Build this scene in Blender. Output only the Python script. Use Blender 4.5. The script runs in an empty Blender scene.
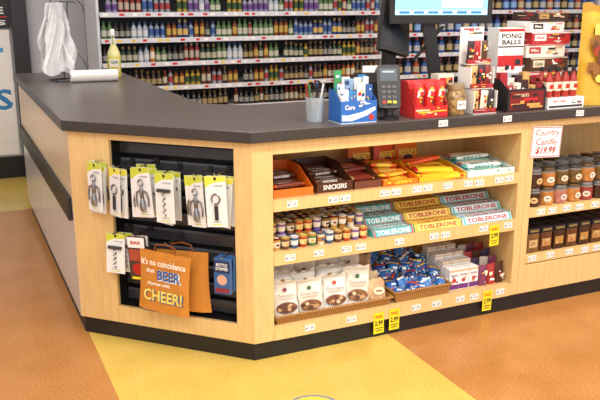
import bpy, bmesh, math, random
from mathutils import Matrix, Vector
random.seed(11)
sc=bpy.context.scene
try:
    sc.view_settings.view_transform='Standard'
except Exception: pass
COL=sc.collection
# ---------------------------------------------------------------- materials
def lin(c):
    return tuple(((v/12.92) if v<=0.04045 else ((v+0.055)/1.055)**2.4) for v in c)
def hx(h):
    h=h.lstrip('#'); return lin(tuple(int(h[i:i+2],16)/255 for i in (0,2,4)))
_m={}
def mat(h,rough=.5,metal=0,var=.06,scale=18,trans=0,emit=0,alpha=1):
    k=(h,rough,metal,var,scale,trans,emit,alpha)
    if k in _m: return _m[k]
    m=bpy.data.materials.new('m_'+h.strip('#')); m.use_nodes=True
    nt=m.node_tree; b=nt.nodes['Principled BSDF']
    c=hx(h)
    tc=nt.nodes.new('ShaderNodeTexCoord'); n=nt.nodes.new('ShaderNodeTexNoise'); n.inputs['Scale'].default_value=scale
    nt.links.new(tc.outputs['Object'],n.inputs['Vector'])
    r=nt.nodes.new('ShaderNodeValToRGB')
    r.color_ramp.elements[0].position=.3; r.color_ramp.elements[1].position=.7
    r.color_ramp.elements[0].color=tuple(v*(1-var) for v in c)+(1,)
    r.color_ramp.elements[1].color=tuple(min(1,v*(1+var)) for v in c)+(1,)
    nt.links.new(n.outputs['Fac'],r.inputs['Fac']); nt.links.new(r.outputs['Color'],b.inputs['Base Color'])
    b.inputs['Roughness'].default_value=rough; b.inputs['Metallic'].default_value=metal
    if trans: b.inputs['Transmission Weight'].default_value=trans
    if alpha<1: b.inputs['Alpha'].default_value=alpha
    if emit:
        nt.links.new(r.outputs['Color'],b.inputs['Emission Color']); b.inputs['Emission Strength'].default_value=emit
    _m[k]=m; return m
def woodmat(h,rough=.36,var=.07):
    m=bpy.data.materials.new('m_wood'); m.use_nodes=True
    nt=m.node_tree; b=nt.nodes['Principled BSDF']; c=hx(h)
    tc=nt.nodes.new('ShaderNodeTexCoord'); mp=nt.nodes.new('ShaderNodeMapping'); mp.inputs['Scale'].default_value=(12,12,1.6)
    n=nt.nodes.new('ShaderNodeTexNoise'); n.inputs['Scale'].default_value=4; n.inputs['Detail'].default_value=6
    r=nt.nodes.new('ShaderNodeValToRGB')
    r.color_ramp.elements[0].position=.3; r.color_ramp.elements[1].position=.7
    r.color_ramp.elements[0].color=(c[0]*(1-var),c[1]*(1-var*1.3),c[2]*(1-var*1.8),1)
    r.color_ramp.elements[1].color=(c[0]*(1+var),c[1]*(1+var),c[2]*(1+var),1)
    nt.links.new(tc.outputs['Object'],mp.inputs['Vector']); nt.links.new(mp.outputs['Vector'],n.inputs['Vector'])
    nt.links.new(n.outputs['Fac'],r.inputs['Fac']); nt.links.new(r.outputs['Color'],b.inputs['Base Color'])
    b.inputs['Roughness'].default_value=rough
    return m
def floormat():
    m=bpy.data.materials.new('m_floor'); m.use_nodes=True
    nt=m.node_tree; b=nt.nodes['Principled BSDF']; N=nt.nodes.new; L=nt.links.new
    tc=N('ShaderNodeTexCoord'); sp=N('ShaderNodeSeparateXYZ'); L(tc.outputs['Object'],sp.inputs[0])
    def cmp(op,src,v):
        q=N('ShaderNodeMath'); q.operation=op; L(src,q.inputs[0]); q.inputs[1].default_value=v; return q.outputs[0]
    def mul(a,bb,op='MULTIPLY'):
        q=N('ShaderNodeMath'); q.operation=op; L(a,q.inputs[0]); L(bb,q.inputs[1]); return q.outputs[0]
    a=mul(cmp('GREATER_THAN',sp.outputs['X'],-.575),cmp('LESS_THAN',sp.outputs['X'],.64))
    c=cmp('GREATER_THAN',sp.outputs['Y'],2.92)
    f=mul(a,c,'MAXIMUM')
    def speck(c1,c2,c3):
        n=N('ShaderNodeTexNoise'); n.inputs['Scale'].default_value=130; n.inputs['Detail'].default_value=4
        L(tc.outputs['Object'],n.inputs['Vector'])
        n2=N('ShaderNodeTexNoise'); n2.inputs['Scale'].default_value=5; n2.inputs['Detail'].default_value=5
        L(tc.outputs['Object'],n2.inputs['Vector'])
        s2=mul(cmp('MULTIPLY',n.outputs['Fac'],.7),cmp('MULTIPLY',n2.outputs['Fac'],.3),'ADD')
        r=N('ShaderNodeValToRGB'); e=r.color_ramp.elements
        e[0].position=.38; e[0].color=hx(c1)+(1,); e[1].position=.62; e[1].color=hx(c3)+(1,)
        x=e.new(.5); x.color=hx(c2)+(1,)
        L(s2,r.inputs['Fac']); return r.outputs['Color']
    mx=N('ShaderNodeMix'); mx.data_type='RGBA'
    L(f,mx.inputs['Factor']); L(speck('#ac7238','#ba8044','#c68e54'),mx.inputs[6]); L(speck('#ccaa4c','#d9b858','#e4c66c'),mx.inputs[7])
    L(mx.outputs[2],b.inputs['Base Color']); b.inputs['Roughness'].default_value=.24
    return m
def wickermat():
    m=bpy.data.materials.new('m_wicker'); m.use_nodes=True
    nt=m.node_tree; b=nt.nodes['Principled BSDF']; N=nt.nodes.new; L=nt.links.new
    tc=N('ShaderNodeTexCoord'); w=N('ShaderNodeTexWave'); w.inputs['Scale'].default_value=45; w.inputs['Distortion'].default_value=3; w.bands_direction='Z'
    w2=N('ShaderNodeTexWave'); w2.inputs['Scale'].default_value=30; w2.bands_direction='X'
    L(tc.outputs['Object'],w.inputs['Vector']); L(tc.outputs['Object'],w2.inputs['Vector'])
    q=N('ShaderNodeMath'); q.operation='MULTIPLY'; L(w.outputs['Fac'],q.inputs[0]); L(w2.outputs['Fac'],q.inputs[1])
    r=N('ShaderNodeValToRGB'); r.color_ramp.elements[0].color=hx('#7a4c1e')+(1,); r.color_ramp.elements[1].color=hx('#cf9c56')+(1,)
    r.color_ramp.elements[1].position=.6
    L(q.outputs[0],r.inputs['Fac']); L(r.outputs['Color'],b.inputs['Base Color']); b.inputs['Roughness'].default_value=.6
    bp=N('ShaderNodeBump'); bp.inputs['Strength'].default_value=.5; L(q.outputs[0],bp.inputs['Height']); L(bp.outputs[0],b.inputs['Normal'])
    return m
WOOD=woodmat('#e0bd80'); WOOD2=woodmat('#dec8a6',.3,.04); PANEL_SHEEN=mat('#d6d2cc',.22,var=.04,scale=3); WOODIN=woodmat('#d8b478')
BLACK=mat('#161516',.45); DARK=mat('#242326',.4); WHITE=mat('#f2f1ee',.5,var=.02); INK=mat('#22222a',.6)
RED=mat('#c62222',.4); YEL=mat('#f2dc22',.5,var=.03); CHROME=mat('#c9ccd0',.22,1); GREY=mat('#8d9096',.5)
TOP=mat('#5c5450',.32,var=.3,scale=220); EDGE=mat('#37322f',.4)
WICK=wickermat()
# ---------------------------------------------------------------- text
_t={}
def tdata(s,bold):
    k=(s,bold)
    if k in _t: return _t[k]
    cu=bpy.data.curves.new('t','FONT'); cu.body=s; cu.size=1; cu.resolution_u=2; cu.align_x='CENTER'; cu.space_line=.95
    if bold: cu.offset=.025
    ob=bpy.data.objects.new('t',cu); COL.objects.link(ob)
    dg=bpy.context.evaluated_depsgraph_get(); dg.update()
    me=bpy.data.meshes.new_from_object(ob.evaluated_get(dg))
    vs=[v.co.copy() for v in me.vertices]; fs=[tuple(p.vertices) for p in me.polygons]
    bpy.data.objects.remove(ob); bpy.data.meshes.remove(me); bpy.data.curves.remove(cu)
    x0=min(v.x for v in vs);x1=max(v.x for v in vs);y0=min(v.y for v in vs);y1=max(v.y for v in vs)
    vs=[((v.x-(x0+x1)/2)/(x1-x0),(v.y-(y0+y1)/2)/(y1-y0)) for v in vs]
    _t[k]=(vs,fs); return _t[k]
# ---------------------------------------------------------------- mesh builder
class MB:
    def __init__(s): s.v=[];s.f=[];s.mi=[];s.ms=[];s.M=Matrix.Identity(4)
    def m(s,mt):
        if mt not in s.ms: s.ms.append(mt)
        return s.ms.index(mt)
    def add(s,vs,fs,mt):
        b=len(s.v); s.v+= [tuple(s.M@Vector(v)) for v in vs]
        for i,f in enumerate(fs):
            s.f.append(tuple(b+j for j in f)); s.mi.append(s.m(mt(i) if callable(mt) else mt))
        return s
    def box(s,x0,x1,y0,y1,z0,z1,mt):
        return s.add([(x0,y0,z0),(x1,y0,z0),(x1,y1,z0),(x0,y1,z0),(x0,y0,z1),(x1,y0,z1),(x1,y1,z1),(x0,y1,z1)],
          [(0,3,2,1),(4,5,6,7),(0,1,5,4),(1,2,6,5),(2,3,7,6),(3,0,4,7)],mt)
    def loft(s,rings,mt,caps=True):
        n=len(rings[0]); vs=[p for r in rings for p in r]; fs=[]; ml=[]
        for i in range(len(rings)-1):
            for j in range(n):
                fs.append((i*n+j,i*n+(j+1)%n,(i+1)*n+(j+1)%n,(i+1)*n+j)); ml.append((i,j))
        if caps:
            fs.append(tuple(range(n))[::-1]); ml.append((0,-1)); k=(len(rings)-1)*n
            fs.append(tuple(range(k,k+n))); ml.append((len(rings)-1,-1))
        if callable(mt): return s.add(vs,fs,lambda q:mt(*ml[q]))
        return s.add(vs,fs,mt)
    def prism(s,poly,ax,a0,a1,mt):
        if ax=='z': R=[[(p[0],p[1],a) for p in poly] for a in (a0,a1)]
        elif ax=='x': R=[[(a,p[0],p[1]) for p in poly] for a in (a0,a1)]
        else: R=[[(p[0],a,p[1]) for p in poly] for a in (a0,a1)]
        return s.loft(R,mt)
    def lathe(s,prof,mt,cx=0,cy=0,seg=14):
        R=[[(cx+r*math.cos(2*math.pi*j/seg),cy+r*math.sin(2*math.pi*j/seg),z) for j in range(seg)] for r,z in prof]
        return s.loft(R,mt)
    def tube(s,pts,r,mt,seg=6,closed=False):
        pts=[Vector(p) for p in pts]; R=[]; n=len(pts)
        up=Vector((.13,.21,.97)).normalized()
        for i,p in enumerate(pts):
            if closed: d=pts[(i+1)%n]-pts[i-1]
            else: d=pts[min(i+1,n-1)]-pts[max(i-1,0)]
            d.normalize(); a=d.cross(up)
            if a.length<.2: a=d.cross(Vector((1,0,0)))
            a.normalize(); b=d.cross(a)
            R.append([tuple(p+a*r*math.cos(2*math.pi*j/seg)+b*r*math.sin(2*math.pi*j/seg)) for j in range(seg)])
        if closed: R.append(R[0]); return s.loft(R,mt,False)
        return s.loft(R,mt)
    def text(s,t,w,h,o,mt,ex=(1,0,0),ey=(0,0,1),bold=True,off=.0008):
        vs,fs=tdata(t,bold); ex=Vector(ex).normalized(); ey=Vector(ey).normalized(); n=ex.cross(ey); o=Vector(o)
        return s.add([tuple(o+ex*(x*w)+ey*(y*h)+n*off) for x,y in vs],fs,mt)
    def disc(s,r,o,mt,ex=(1,0,0),ey=(0,0,1),off=.0006,seg=20,ry=None):
        ex=Vector(ex);ey=Vector(ey);n=ex.cross(ey);o=Vector(o); ry=ry or r
        return s.add([tuple(o+ex*r*math.cos(2*math.pi*j/seg)+ey*ry*math.sin(2*math.pi*j/seg)+n*off) for j in range(seg)],[tuple(range(seg))],mt)
    def rect(s,w,h,o,mt,ex=(1,0,0),ey=(0,0,1),off=.0005):
        ex=Vector(ex);ey=Vector(ey);n=ex.cross(ey);o=Vector(o)+n*off
        return s.add([tuple(o+ex*a*w/2+ey*b*h/2) for a,b in ((-1,-1),(1,-1),(1,1),(-1,1))],[(0,1,2,3)],mt)
    def art(s,w,h,o,cols,n=6,off=.0006,ex=(1,0,0),ey=(0,0,1)):
        ex=Vector(ex);ey=Vector(ey);o=Vector(o)
        for i in range(n):
            c=mat(random.choice(cols),.4); u=random.uniform(-.36,.36)*w; v=random.uniform(-.4,.4)*h
            k=random.random(); off+=.00015
            ww=random.uniform(.12,.5)*w; hh=random.uniform(.06,.22)*h
            ww=min(ww,2*(w/2-abs(u))*.95); hh=min(hh,2*(h/2-abs(v))*.95)
            if k<.3: s.disc(min(ww,hh)*.6,o+ex*u+ey*v,c,ex=ex,ey=ey,off=off,seg=10)
            else: s.rect(ww,hh,o+ex*u+ey*v,c,ex=ex,ey=ey,off=off)
        return s
    def pouch(s,w,h,d,mt,stand=True,n=7,nv=8,wr=0,gather=0,sd=0):
        R=[]
        for i in range(nv+1):
            v=i/nv
            if stand: th=(1-v**2.2)*.97+.03; ww=w/2*(1-.05*math.sin(v*math.pi))*(1-gather*v**3)
            else:
                q=2*v-1; th=max(.04,(1-q**4)); ww=w/2*(1-.04*math.sin(v*math.pi))
            ring=[]
            for side in (-1,1):
                for k in range(n):
                    u=-1+2*k/(n-1)
                    if side==1: u=-u
                    if k==n-1: continue
                    e=wr*math.sin(u*5+v*9+sd*2.1)*math.sin(v*6+u*3+sd) if wr else 0
                    ring.append((u*ww+e*.6, side*d/2*th*math.sqrt(max(0,1-u**4))+e*v ,v*h+(e*1.5*v if i else 0)))
            R.append(ring)
        s.loft(R,(lambda i,j:mt(i/nv,j)) if callable(mt) else mt); return s
def finish(o,label=None,cat=None,group=None,kind=None):
    if label: o['label']=label
    if cat: o['category']=cat
    if group: o['group']=group
    if kind: o['kind']=kind
def mk(mb,name,loc=(0,0,0),rot=0,parent=None,label=None,cat=None,group=None,kind=None,smooth=False,bevel=0):
    me=bpy.data.meshes.new(name); me.from_pydata(mb.v,[],mb.f)
    for m_ in mb.ms: me.materials.append(m_)
    me.polygons.foreach_set('material_index',mb.mi)
    if smooth:
        me.polygons.foreach_set('use_smooth',[True]*len(me.polygons))
    bm=bmesh.new(); bm.from_mesh(me); bmesh.ops.recalc_face_normals(bm,faces=bm.faces[:]); bm.to_mesh(me); bm.free()
    if smooth: me.set_sharp_from_angle(angle=math.radians(40))
    me.update()
    o=bpy.data.objects.new(name,me); COL.objects.link(o)
    o.location=loc; o.rotation_euler=rot if isinstance(rot,(tuple,list)) else (0,0,rot)
    if parent: o.parent=parent
    if bevel:
        b=o.modifiers.new('b','BEVEL'); b.width=bevel; b.segments=2; b.limit_method='ANGLE'
    finish(o,label,cat,group,kind); return o
def empty(name,loc=(0,0,0),rot=0,label=None,cat=None,group=None):
    o=bpy.data.objects.new(name,None); COL.objects.link(o); o.empty_display_size=.05
    o.location=loc; o.rotation_euler=rot if isinstance(rot,(tuple,list)) else (0,0,rot)
    finish(o,label,cat,group); return o
def dup(src,loc,rot=0,label=None,group=None):
    o=src.copy(); COL.objects.link(o)
    o.location=loc; o.rotation_euler=rot if isinstance(rot,(tuple,list)) else (0,0,rot)
    if label: o['label']=label
    if group: o['group']=group
    for c in src.children:
        k=c.copy(); COL.objects.link(k); k.parent=o
    return o
rnd=random.uniform
# ================================================================ ROOM
XL,XR,YF,YB,ZC=-3.0,5.4,-5.0,4.05,3.0
mk(MB().box(XL,XR,YF,YB,-.05,0,floormat()),'floor',kind='structure',label='speckled orange vinyl floor with wide yellow bands',cat='floor')
WALL=mat('#d4d7e0',.6,var=.02)
mk(MB().box(XL-.1,XR+.1,YB,YB+.1,-.05,ZC,WALL),'wall_back',kind='structure')
mk(MB().box(XL-.1,XL,YF,YB,-.05,ZC,WALL),'wall_left',kind='structure')
mk(MB().box(XR,XR+.1,YF,YB,-.05,ZC,WALL),'wall_right',kind='structure')
mk(MB().box(XL-.1,XR+.1,YF,YB+.1,ZC,ZC+.1,WHITE),'ceiling',kind='structure')
mk(MB().box(XL,XR,YB-.015,YB,0,.18,BLACK),'baseboard_back',kind='structure')
mk(MB().box(-.52,-.40,YB-.09,YB-.0155,0,ZC,mat('#2b2a30',.4)),'trim_1',kind='structure')
BLUE=mat('#3aa0d8',.5)
p=MB().box(-1.5,-.54,YB-.03,YB-.015,.2,1.22,WHITE)
p.text('DEALS',.84,.17,(-.98,YB-.03,.66),mat('#2f86c4',.5)); p.text('BEST',.8,.2,(-1.0,YB-.03,.98),BLUE)
mk(p,'wall_poster',label='white poster with large blue letters on the wall',cat='poster')
p=MB().box(-1.5,-.53,YB-.05,YB-.015,1.235,1.75,BLACK); p.box(-1.48,-.55,YB-.052,YB-.05,1.315,1.325,RED)
p.text('PLEASE',.7,.055,(-.92,YB-.05,1.37),WHITE); p.text('NO GLASS',.8,.04,(-.96,YB-.05,1.275),WHITE)
mk(p,'wall_sign',label='black sign with white words and a red line',cat='sign')
# ================================================================ COUNTER
ZU,ZT=.92,.965
KB=.078
poly=[(-.625,2.9),(-.625,.585),(-.012,-.028),(2.6,-.028),(2.6,.72),(.25,.72),(.07,.86),(.07,2.9)]
def tm(i,j): return TOP if j==-1 and i==1 else EDGE
mk(MB().prism(poly,'z',ZU,ZT,tm),'countertop',label='speckled dark grey-brown checkout countertop with a clipped corner',cat='countertop',bevel=.004)
A=empty('display_cabinet',label='light wood checkout cabinet with open snack shelves',cat='cabinet',group='counter cabinets')
b=MB()
b.box(0,.088,0,.7,KB,ZU,WOOD).box(1.312,1.352,0,.7,KB,ZU,WOOD).box(.088,1.312,0,.02,.865,ZU,WOOD)
b.box(.088,1.312,.42,.44,KB,ZU,WOODIN).box(.088,1.312,.02,.42,.9,ZU,WOODIN)
mk(b,'body',parent=A,bevel=.002)
Z1,Z2,Z3=.68,.46,.138
for z,l in ((Z1,.048),(Z2,.055),(Z3,Z3-KB)):
    mk(MB().box(.0885,1.3115,.02,.4195,-.02,0,WOODIN).box(.0885,1.3115,.0,.02,-l,0,WOOD),'shelf',loc=(0,0,z),parent=A)
mk(MB().box(.0,1.352,.012,.03,0,KB-.0005,BLACK),'kickboard',parent=A,label='black kickboard')
B=empty('display_cabinet.001',loc=(1.353,0,0),label='light wood checkout cabinet with candle jar shelves',cat='cabinet',group='counter cabinets')
b=MB()
b.box(0,.038,0,.7,KB,ZU,WOOD).box(1.2,1.24,0,.7,KB,ZU,WOOD).box(.038,1.2,0,.02,.885,ZU,WOOD)
b.box(.038,1.2,.42,.44,KB,ZU,WOODIN).box(.038,1.2,0,.02,KB,.22,WOOD)
mk(b,'body',parent=B,bevel=.002)
for z in (.50,.272):
    mk(MB().box(.0385,1.1995,.02,.4195,-.02,0,WOODIN).box(.0385,1.1995,.0,.02,-.045,0,WOOD),'shelf',loc=(0,0,z),parent=B)
mk(MB().box(0,1.24,.012,.03,0,KB-.0005,BLACK),'kickboard',parent=B,label='black kickboard')
CR=-math.pi/4
C=empty('corner_display_cabinet',loc=(-.6,.6,0),rot=CR,label='angled light wood cabinet end with recessed black slatwall',cat='cabinet',group='counter cabinets')
L=.8485
b=MB()
b.box(0,.2,0,.02,KB,ZU,WOOD).box(.77,L,0,.02,KB,ZU,WOOD).box(.2,.77,0,.02,.89,ZU,WOOD).box(.2,.77,0,.02,KB,.155,WOOD)
mk(b,'body',parent=C,bevel=.002)
b=MB().box(.19,.2,.0205,.13,.145,.9,BLACK).box(.77,.78,.0205,.13,.145,.9,BLACK).box(.2,.77,.0205,.13,.89,.9,BLACK).box(.2,.77,.0205,.13,.145,.155,BLACK)
mk(b,'recess_liner',parent=C)
b=MB().box(.2,.77,.115,.13,.155,.89,mat('#030303',.8)); SL=mat('#3a3a3e',.22); SLAT_GLINT=mat('#5a5a60',.3)
z=.158
while z<.88:
    z1=min(z+.055,.888)
    b.prism([(.115,z),(.088,z),(.080,z+.006),(.080,z1-.008),(.090,z1),(.115,z1)],'x',.201,.769,lambda i,j: SLAT_GLINT if j==3 else SL); z+=.0735  # upper bevel of each slat lighter, a highlight painted as colour
mk(b,'slatwall_panel',parent=C,label='black slatwall panel')
mk(MB().box(.008,L-.005,.012,.03,0,KB-.0005,BLACK),'kickboard',parent=C,label='black kickboard')
S=empty('side_cabinet',label='laminate counter side with a black bumper rail',cat='cabinet',group='counter cabinets')
b=MB()
for y0,y1 in ((.602,1.75),(1.753,2.88)):
    b.box(-.6,-.58,y0,y1,.56,ZU,WOOD2).box(-.6,-.58,y0,y1,KB,.5598,PANEL_SHEEN)  # lower half paler: reflected sheen put into the panel colour
b.box(-.58,.05,2.86,2.88,KB,ZU,WOOD2).box(.03,.05,.75,2.86,KB,ZU,WOOD2)
mk(b,'body',parent=S,bevel=.001)
mk(MB().box(-.618,-.6005,.63,2.87,.515,.62,BLACK),'bumper_rail',parent=S,bevel=.004,label='black bumper rail')
mk(MB().box(-.585,-.57,.6,2.87,0,KB-.0005,BLACK),'kickboard',parent=S,label='black kickboard')
# ================================================================ BACK SHELVING
SHW=mat('#cfd1d8',.45,var=.02); SHG=mat('#4a4a52',.5)
def gondola(x0,x1):
    G=empty('store_shelving_unit' ,loc=(x0,3.0,0),label='white metal store shelving full of small bottles',cat='shelving unit',group='back wall shelving')
    w=x1-x0
    mk(MB().box(0,w,.5,.53,0,2.2,SHG),'back_panel',parent=G)
    for xx in (0,w-.02): mk(MB().box(xx,xx+.02,.02,.5,0,2.2,SHW),'side_panel',parent=G)
    mk(MB().box(.02,w-.02,.04,.5,0,.12,DARK),'base',parent=G)
    for z in (.30,.48,.65,.82,1.0,1.175,1.36,1.56,1.8):
        s_=MB().box(.021,w-.021,.0,.499,-.018,0,SHW).box(.021,w-.021,-.006,0,-.03,.004,SHW)
        x=.06
        while x<w-.1:
            c=random.choice([RED,RED,WHITE,mat('#e6c840',.5),mat('#dfe6ee',.5),WHITE])
            s_.rect(rnd(.025,.04),.017,(x,-.006,-.013),c); x+=rnd(.05,.12)
        mk(s_,'shelf',loc=(0,0,z),parent=G)
gondola(-.02,2.36); gondola(2.365,4.75)
def bottle(h,r,glass,lab,cap,sh=0):
    b=MB(); n=[[(r*.9,0),(r,h*.03),(r,h*.16),(r*1.01,h*.16),(r*1.01,h*.5),(r,h*.5),(r,h*.62),(r*.45,h*.78),(r*.42,h*.84),(r*.5,h*.84),(r*.5,h)],
       [(r*.8,0),(r*.85,h*.03),(r*.85,h*.2),(r*.86,h*.2),(r*.86,h*.6),(r*.85,h*.6),(r*.8,h*.74),(r*.4,h*.8),(r*.4,h*.86),(r*.48,h*.86),(r*.48,h)]][sh]
    def f(i,j):
        if i in (3,): return lab
        if i>=8: return cap
        return glass
    return b.lathe(n,f,seg=10)
cols=[('#2a140c','#98865a','#6a5220'),('#8a949c','#983434','#6a2020'),('#16301f','#a8a690','#8a723a'),('#8290a4','#2c4f8e','#2a4580'),
('#101010','#88887f','#141414'),('#7a3c18','#b89848','#2a1a10'),('#4a6a3c','#b8b8a8','#2d5a28'),('#8a2c28','#b0a090','#887a70'),('#8a8298','#5a3a7c','#3a2460'),('#a88c30','#2a4a24','#8a6420'),('#9aa6b4','#c8cacc','#28507a'),('#5a2e18','#b8b09c','#982420'),('#2a3a6a','#c8a860','#9a8a4a'),('#b06a28','#d8d0b8','#3a2a1a')]
names=['dark brown','clear red-label','dark green','clear blue-label','black','amber','light green','dull red','purple-label clear','yellow','clear white-label','brown cream-label','dark blue','orange amber']
bs=[mk(bottle(.135,.0205,mat(g,.2),mat(l,.5),mat(c,.3),i%2),'liquor_bottle',smooth=True) for i,(g,l,c) in enumerate(cols)]
rowp=[(.65,[0,4,4,11,0,2,4,12]),(.82,[0,5,4,0,9,5,11,13,4,1]),(1.0,[2,6,4,10,2,7,5,9,13,0]),(1.175,[1,3,8,10,3,6,5,12,4,7]),(1.36,[3,1,8,10,9,6,7,12])]
for z,pal in rowp:
    x=.03; run=0
    while x<2.315:
        if run<=0: cur=random.choice(pal); run=random.randint(1,3); hs=rnd(.8,1.0)
        run-=1
        if random.random()<.05: x+=.0445; continue
        o=bs[cur].copy(); COL.objects.link(o); o.location=(x,3.035+rnd(0,.012),z+.0005); o.scale=(1,1,hs)
        finish(o,'small %s liquor bottle on white shelf'%names[cur],'bottle','miniature bottles on the back shelves')
        x+=.0435
for o in bs: bpy.data.objects.remove(o)
ws=[]
for (g,l,c) in (('#2c3f8a','#7fa8d8','#1c2c66'),('#1d4a8c','#b0b0b0','#902020'),('#2a1a14','#a89868','#6a1a1a'),('#984228','#b8a888','#888888')):
    ws.append(mk(bottle(.165,.03,mat(g,.25),mat(l,.5),mat(c,.3)),'wine_bottle',smooth=True))
for z in (.82,1.0,1.175,1.36):
    x=2.45
    while x<4.7:
        k=random.randrange(4); o=ws[k].copy(); COL.objects.link(o); o.location=(x,3.045,z+.0005)
        o.scale=(1,1,rnd(.82,.92))
        finish(o,'small dark wine bottle with pale label on shelf','bottle','wine bottles on the back shelves'); x+=.085
for o in ws: bpy.data.objects.remove(o)
# ================================================================ SLATWALL GOODS
def cpos(s,d,z):
    k=.70711; return (-.6+s*k+d*k,.6-s*k+d*k,z)
CARDW=mat('#ececea',.4,var=.02); GREEN=mat('#c8d040',.45); STEEL=mat('#97989c',.28,1,var=.1); LYEL=mat('#e8de4c',.4)
def card(w,h,kind):
    b=MB(); t=.0012; g=LYEL if kind==2 else GREEN
    b.box(-w/2,w/2,-t,0,-h,0,CARDW)
    b.prism([(-w/2,-.001),(w/2,-.001),(w/2,-h*.10),(-w*.1,-h*.13),(-w/2,-h*.22)],'y',-t-.0004,-t,g)
    b.rect(w*.12,h*.06,(0,-t-.0006,-h*.05),INK)
    b.text('OPENER' if kind==2 else 'WINE',w*.5,h*.035,(w*.12,-t,-h*.19),GREY)
    b.rect(w*.5,h*.02,(0,-t,-h*.95),g); b.rect(w*.4,h*.015,(0,-t,-h*.9),GREY)
    return b
def tool(kind,w,h):
    b=MB()
    if kind==0:
        pts=[(.013*math.cos(a),-.008,-h*.30+.013*math.sin(a)) for a in [i*math.pi/6 for i in range(12)]]
        b.tube(pts,.003,STEEL,closed=True)
        b.M=Matrix.Translation((0,-.008,0))
        b.lathe([(.006,-h*.62),(.008,-h*.6),(.008,-h*.45),(.005,-h*.4),(.004,-h*.36)],STEEL,seg=8)
        b.lathe([(.012,-h*.86),(.014,-h*.8),(.013,-h*.72),(.006,-h*.62)],STEEL,seg=10)
        b.M=Matrix.Identity(4)
        for s_ in (-1,1): b.tube([(s_*.008,-.008,-h*.46),(s_*.026,-.008,-h*.5),(s_*.032,-.008,-h*.64),(s_*.030,-.008,-h*.78)],.004,STEEL)
    elif kind==1:
        b.tube([(-.03,-.008,-h*.34),(.03,-.008,-h*.34)],.0075,mat('#3a3a3e',.3),seg=8)
        b.tube([(.006*math.cos(i*.9),-.0075+.004*math.sin(i*.9),-h*.36-h*.5*i/30) for i in range(31)],.0025,STEEL)
    else:
        b.tube([(.017*math.cos(i*math.pi/7),-.006,-h*.44+.02*math.sin(i*math.pi/7)) for i in range(14)],.0035,STEEL,closed=True)
        b.box(-.007,.007,-.009,-.003,-h*.86,-h*.58,mat('#2c2c30',.4)).box(-.005,.005,-.008,-.004,-h*.6,-h*.54,STEEL)
    return b
def hook(s,z):
    b=MB().box(-.01,.01,.072,.0795,-.012,.012,BLACK)
    b.tube([(0,.076,0),(0,-.058,0),(0,-.064,.008)],.0025,CHROME)
    mk(b,'display_hook',loc=cpos(s,0,z),rot=CR,label='metal display hook on black slatwall',cat='hook',group='hooks on the slatwall')
for s_,k,w,n,top in ((.165,0,.082,4,.802),(.262,2,.07,3,.788),(.382,0,.090,4,.80),(.49,1,.088,4,.783),(.628,0,.074,3,.782),(.716,2,.084,4,.79)):
    hook(s_,top+.003)
    h=.205; base=None
    for i in range(n):
        d=-.058+i*.024; tl=rnd(-.09,.09); rz=CR+(rnd(-.5,.1) if s_<.3 else rnd(-.28,.2))
        if base is None:
            base=mk(card(w,h,k),'bar_tool_card',loc=cpos(s_,d,top),rot=(0,tl,rz),label='carded metal corkscrew with yellow-green corner, hanging on slatwall' if k!=2 else 'carded metal bottle opener hanging on slatwall',cat='packaged bar tool',group='carded bar tools on the slatwall')
            mk(tool(k,w,h),'corkscrew' if k!=2 else 'bottle_opener',parent=base,smooth=True,label='shiny steel tool')
        else: dup(base,cpos(s_+rnd(-.022,.022),d,top-rnd(0,.016)),(0,tl,rz))
hook(.235,.503); hook(.335,.503); hook(.485,.487); hook(.735,.455)
base=mk(card(.085,.175,1),'bar_tool_card',loc=cpos(.235,-.04,.50),rot=(0,.05,CR+.12),label='carded tool with yellow-green corner on lower hook',cat='packaged bar tool',group='carded bar tools on the slatwall')
mk(tool(1,.085,.175),'corkscrew',parent=base,smooth=True)
dup(base,cpos(.255,-.005,.498),(0,-.05,CR-.1))
for i in range(2):
    b=MB().box(-.04,.04,-.012,0,-.19,0,mat('#4a3428',.5)); b.rect(.08,.045,(0,-.012,-.025),WHITE); b.rect(.07,.05,(0,-.012,-.08),mat('#a84a2c',.5)); b.disc(.025,(0,-.012,-.14),mat('#b8221c',.4)); b.text('BAR',.05,.015,(0,-.013,-.025),RED); b.rect(.06,.01,(0,-.0125,-.18),YEL)
    mk(b,'snack_pouch',loc=cpos(.335,-.035+i*.03,.499),rot=(0,-.04,CR),label='brown and red hanging packet on slatwall hook',cat='packet',group='brown packets on the slatwall')
ORG=mat('#c9832f',.55,var=.05)
for i,(s_,d,rz) in enumerate(((.48,-.052,0),(.525,0.0,.03))):
    b=MB(); h=.262; w=.24
    b.pouch(w,h,.022,ORG,stand=True); b.v=[(x,y,z-h-.04) for x,y,z in b.v]
    b.tube([(-.05,-.003,-.042),(-.045,-.003,-.012),(0,-.002,-.003),(.045,-.003,-.012),(.05,-.003,-.042)],.003,mat('#8a4a10',.6))
    if i==0:
        y=-.013; CRM=mat('#fbf0dc',.5); BR=mat('#e6eef6',.5); DB=mat('#2f5aa0',.5); YC=mat('#f6dc6a',.5)
        b.text("It's no coincidence",.205,.03,(0,y,-.085),CRM)
        b.text("that",.04,.02,(-.06,y,-.122),CRM)
        b.text("BEER",.112,.048,(.030,y+.0006,-.1395),BR); b.text("BEER",.107,.042,(.026,y,-.137),DB,off=.0014); b.text("rhymes with",.105,.022,(-.02,y,-.18),CRM)
        b.text("CHEER!",.182,.054,(0.004,y+.001,-.233),DB); b.text("CHEER!",.18,.052,(0.0,y,-.23),YC,off=.0014)
    mk(b,'gift_bag',loc=cpos(s_,d,.487),rot=(0,.07 if i==0 else -.03,CR+rz),label='orange gift bag with slogan lettering hanging on slatwall' if i==0 else 'plain orange gift bag hanging behind another',cat='gift bag',group='gift bags on the slatwall')
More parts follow.
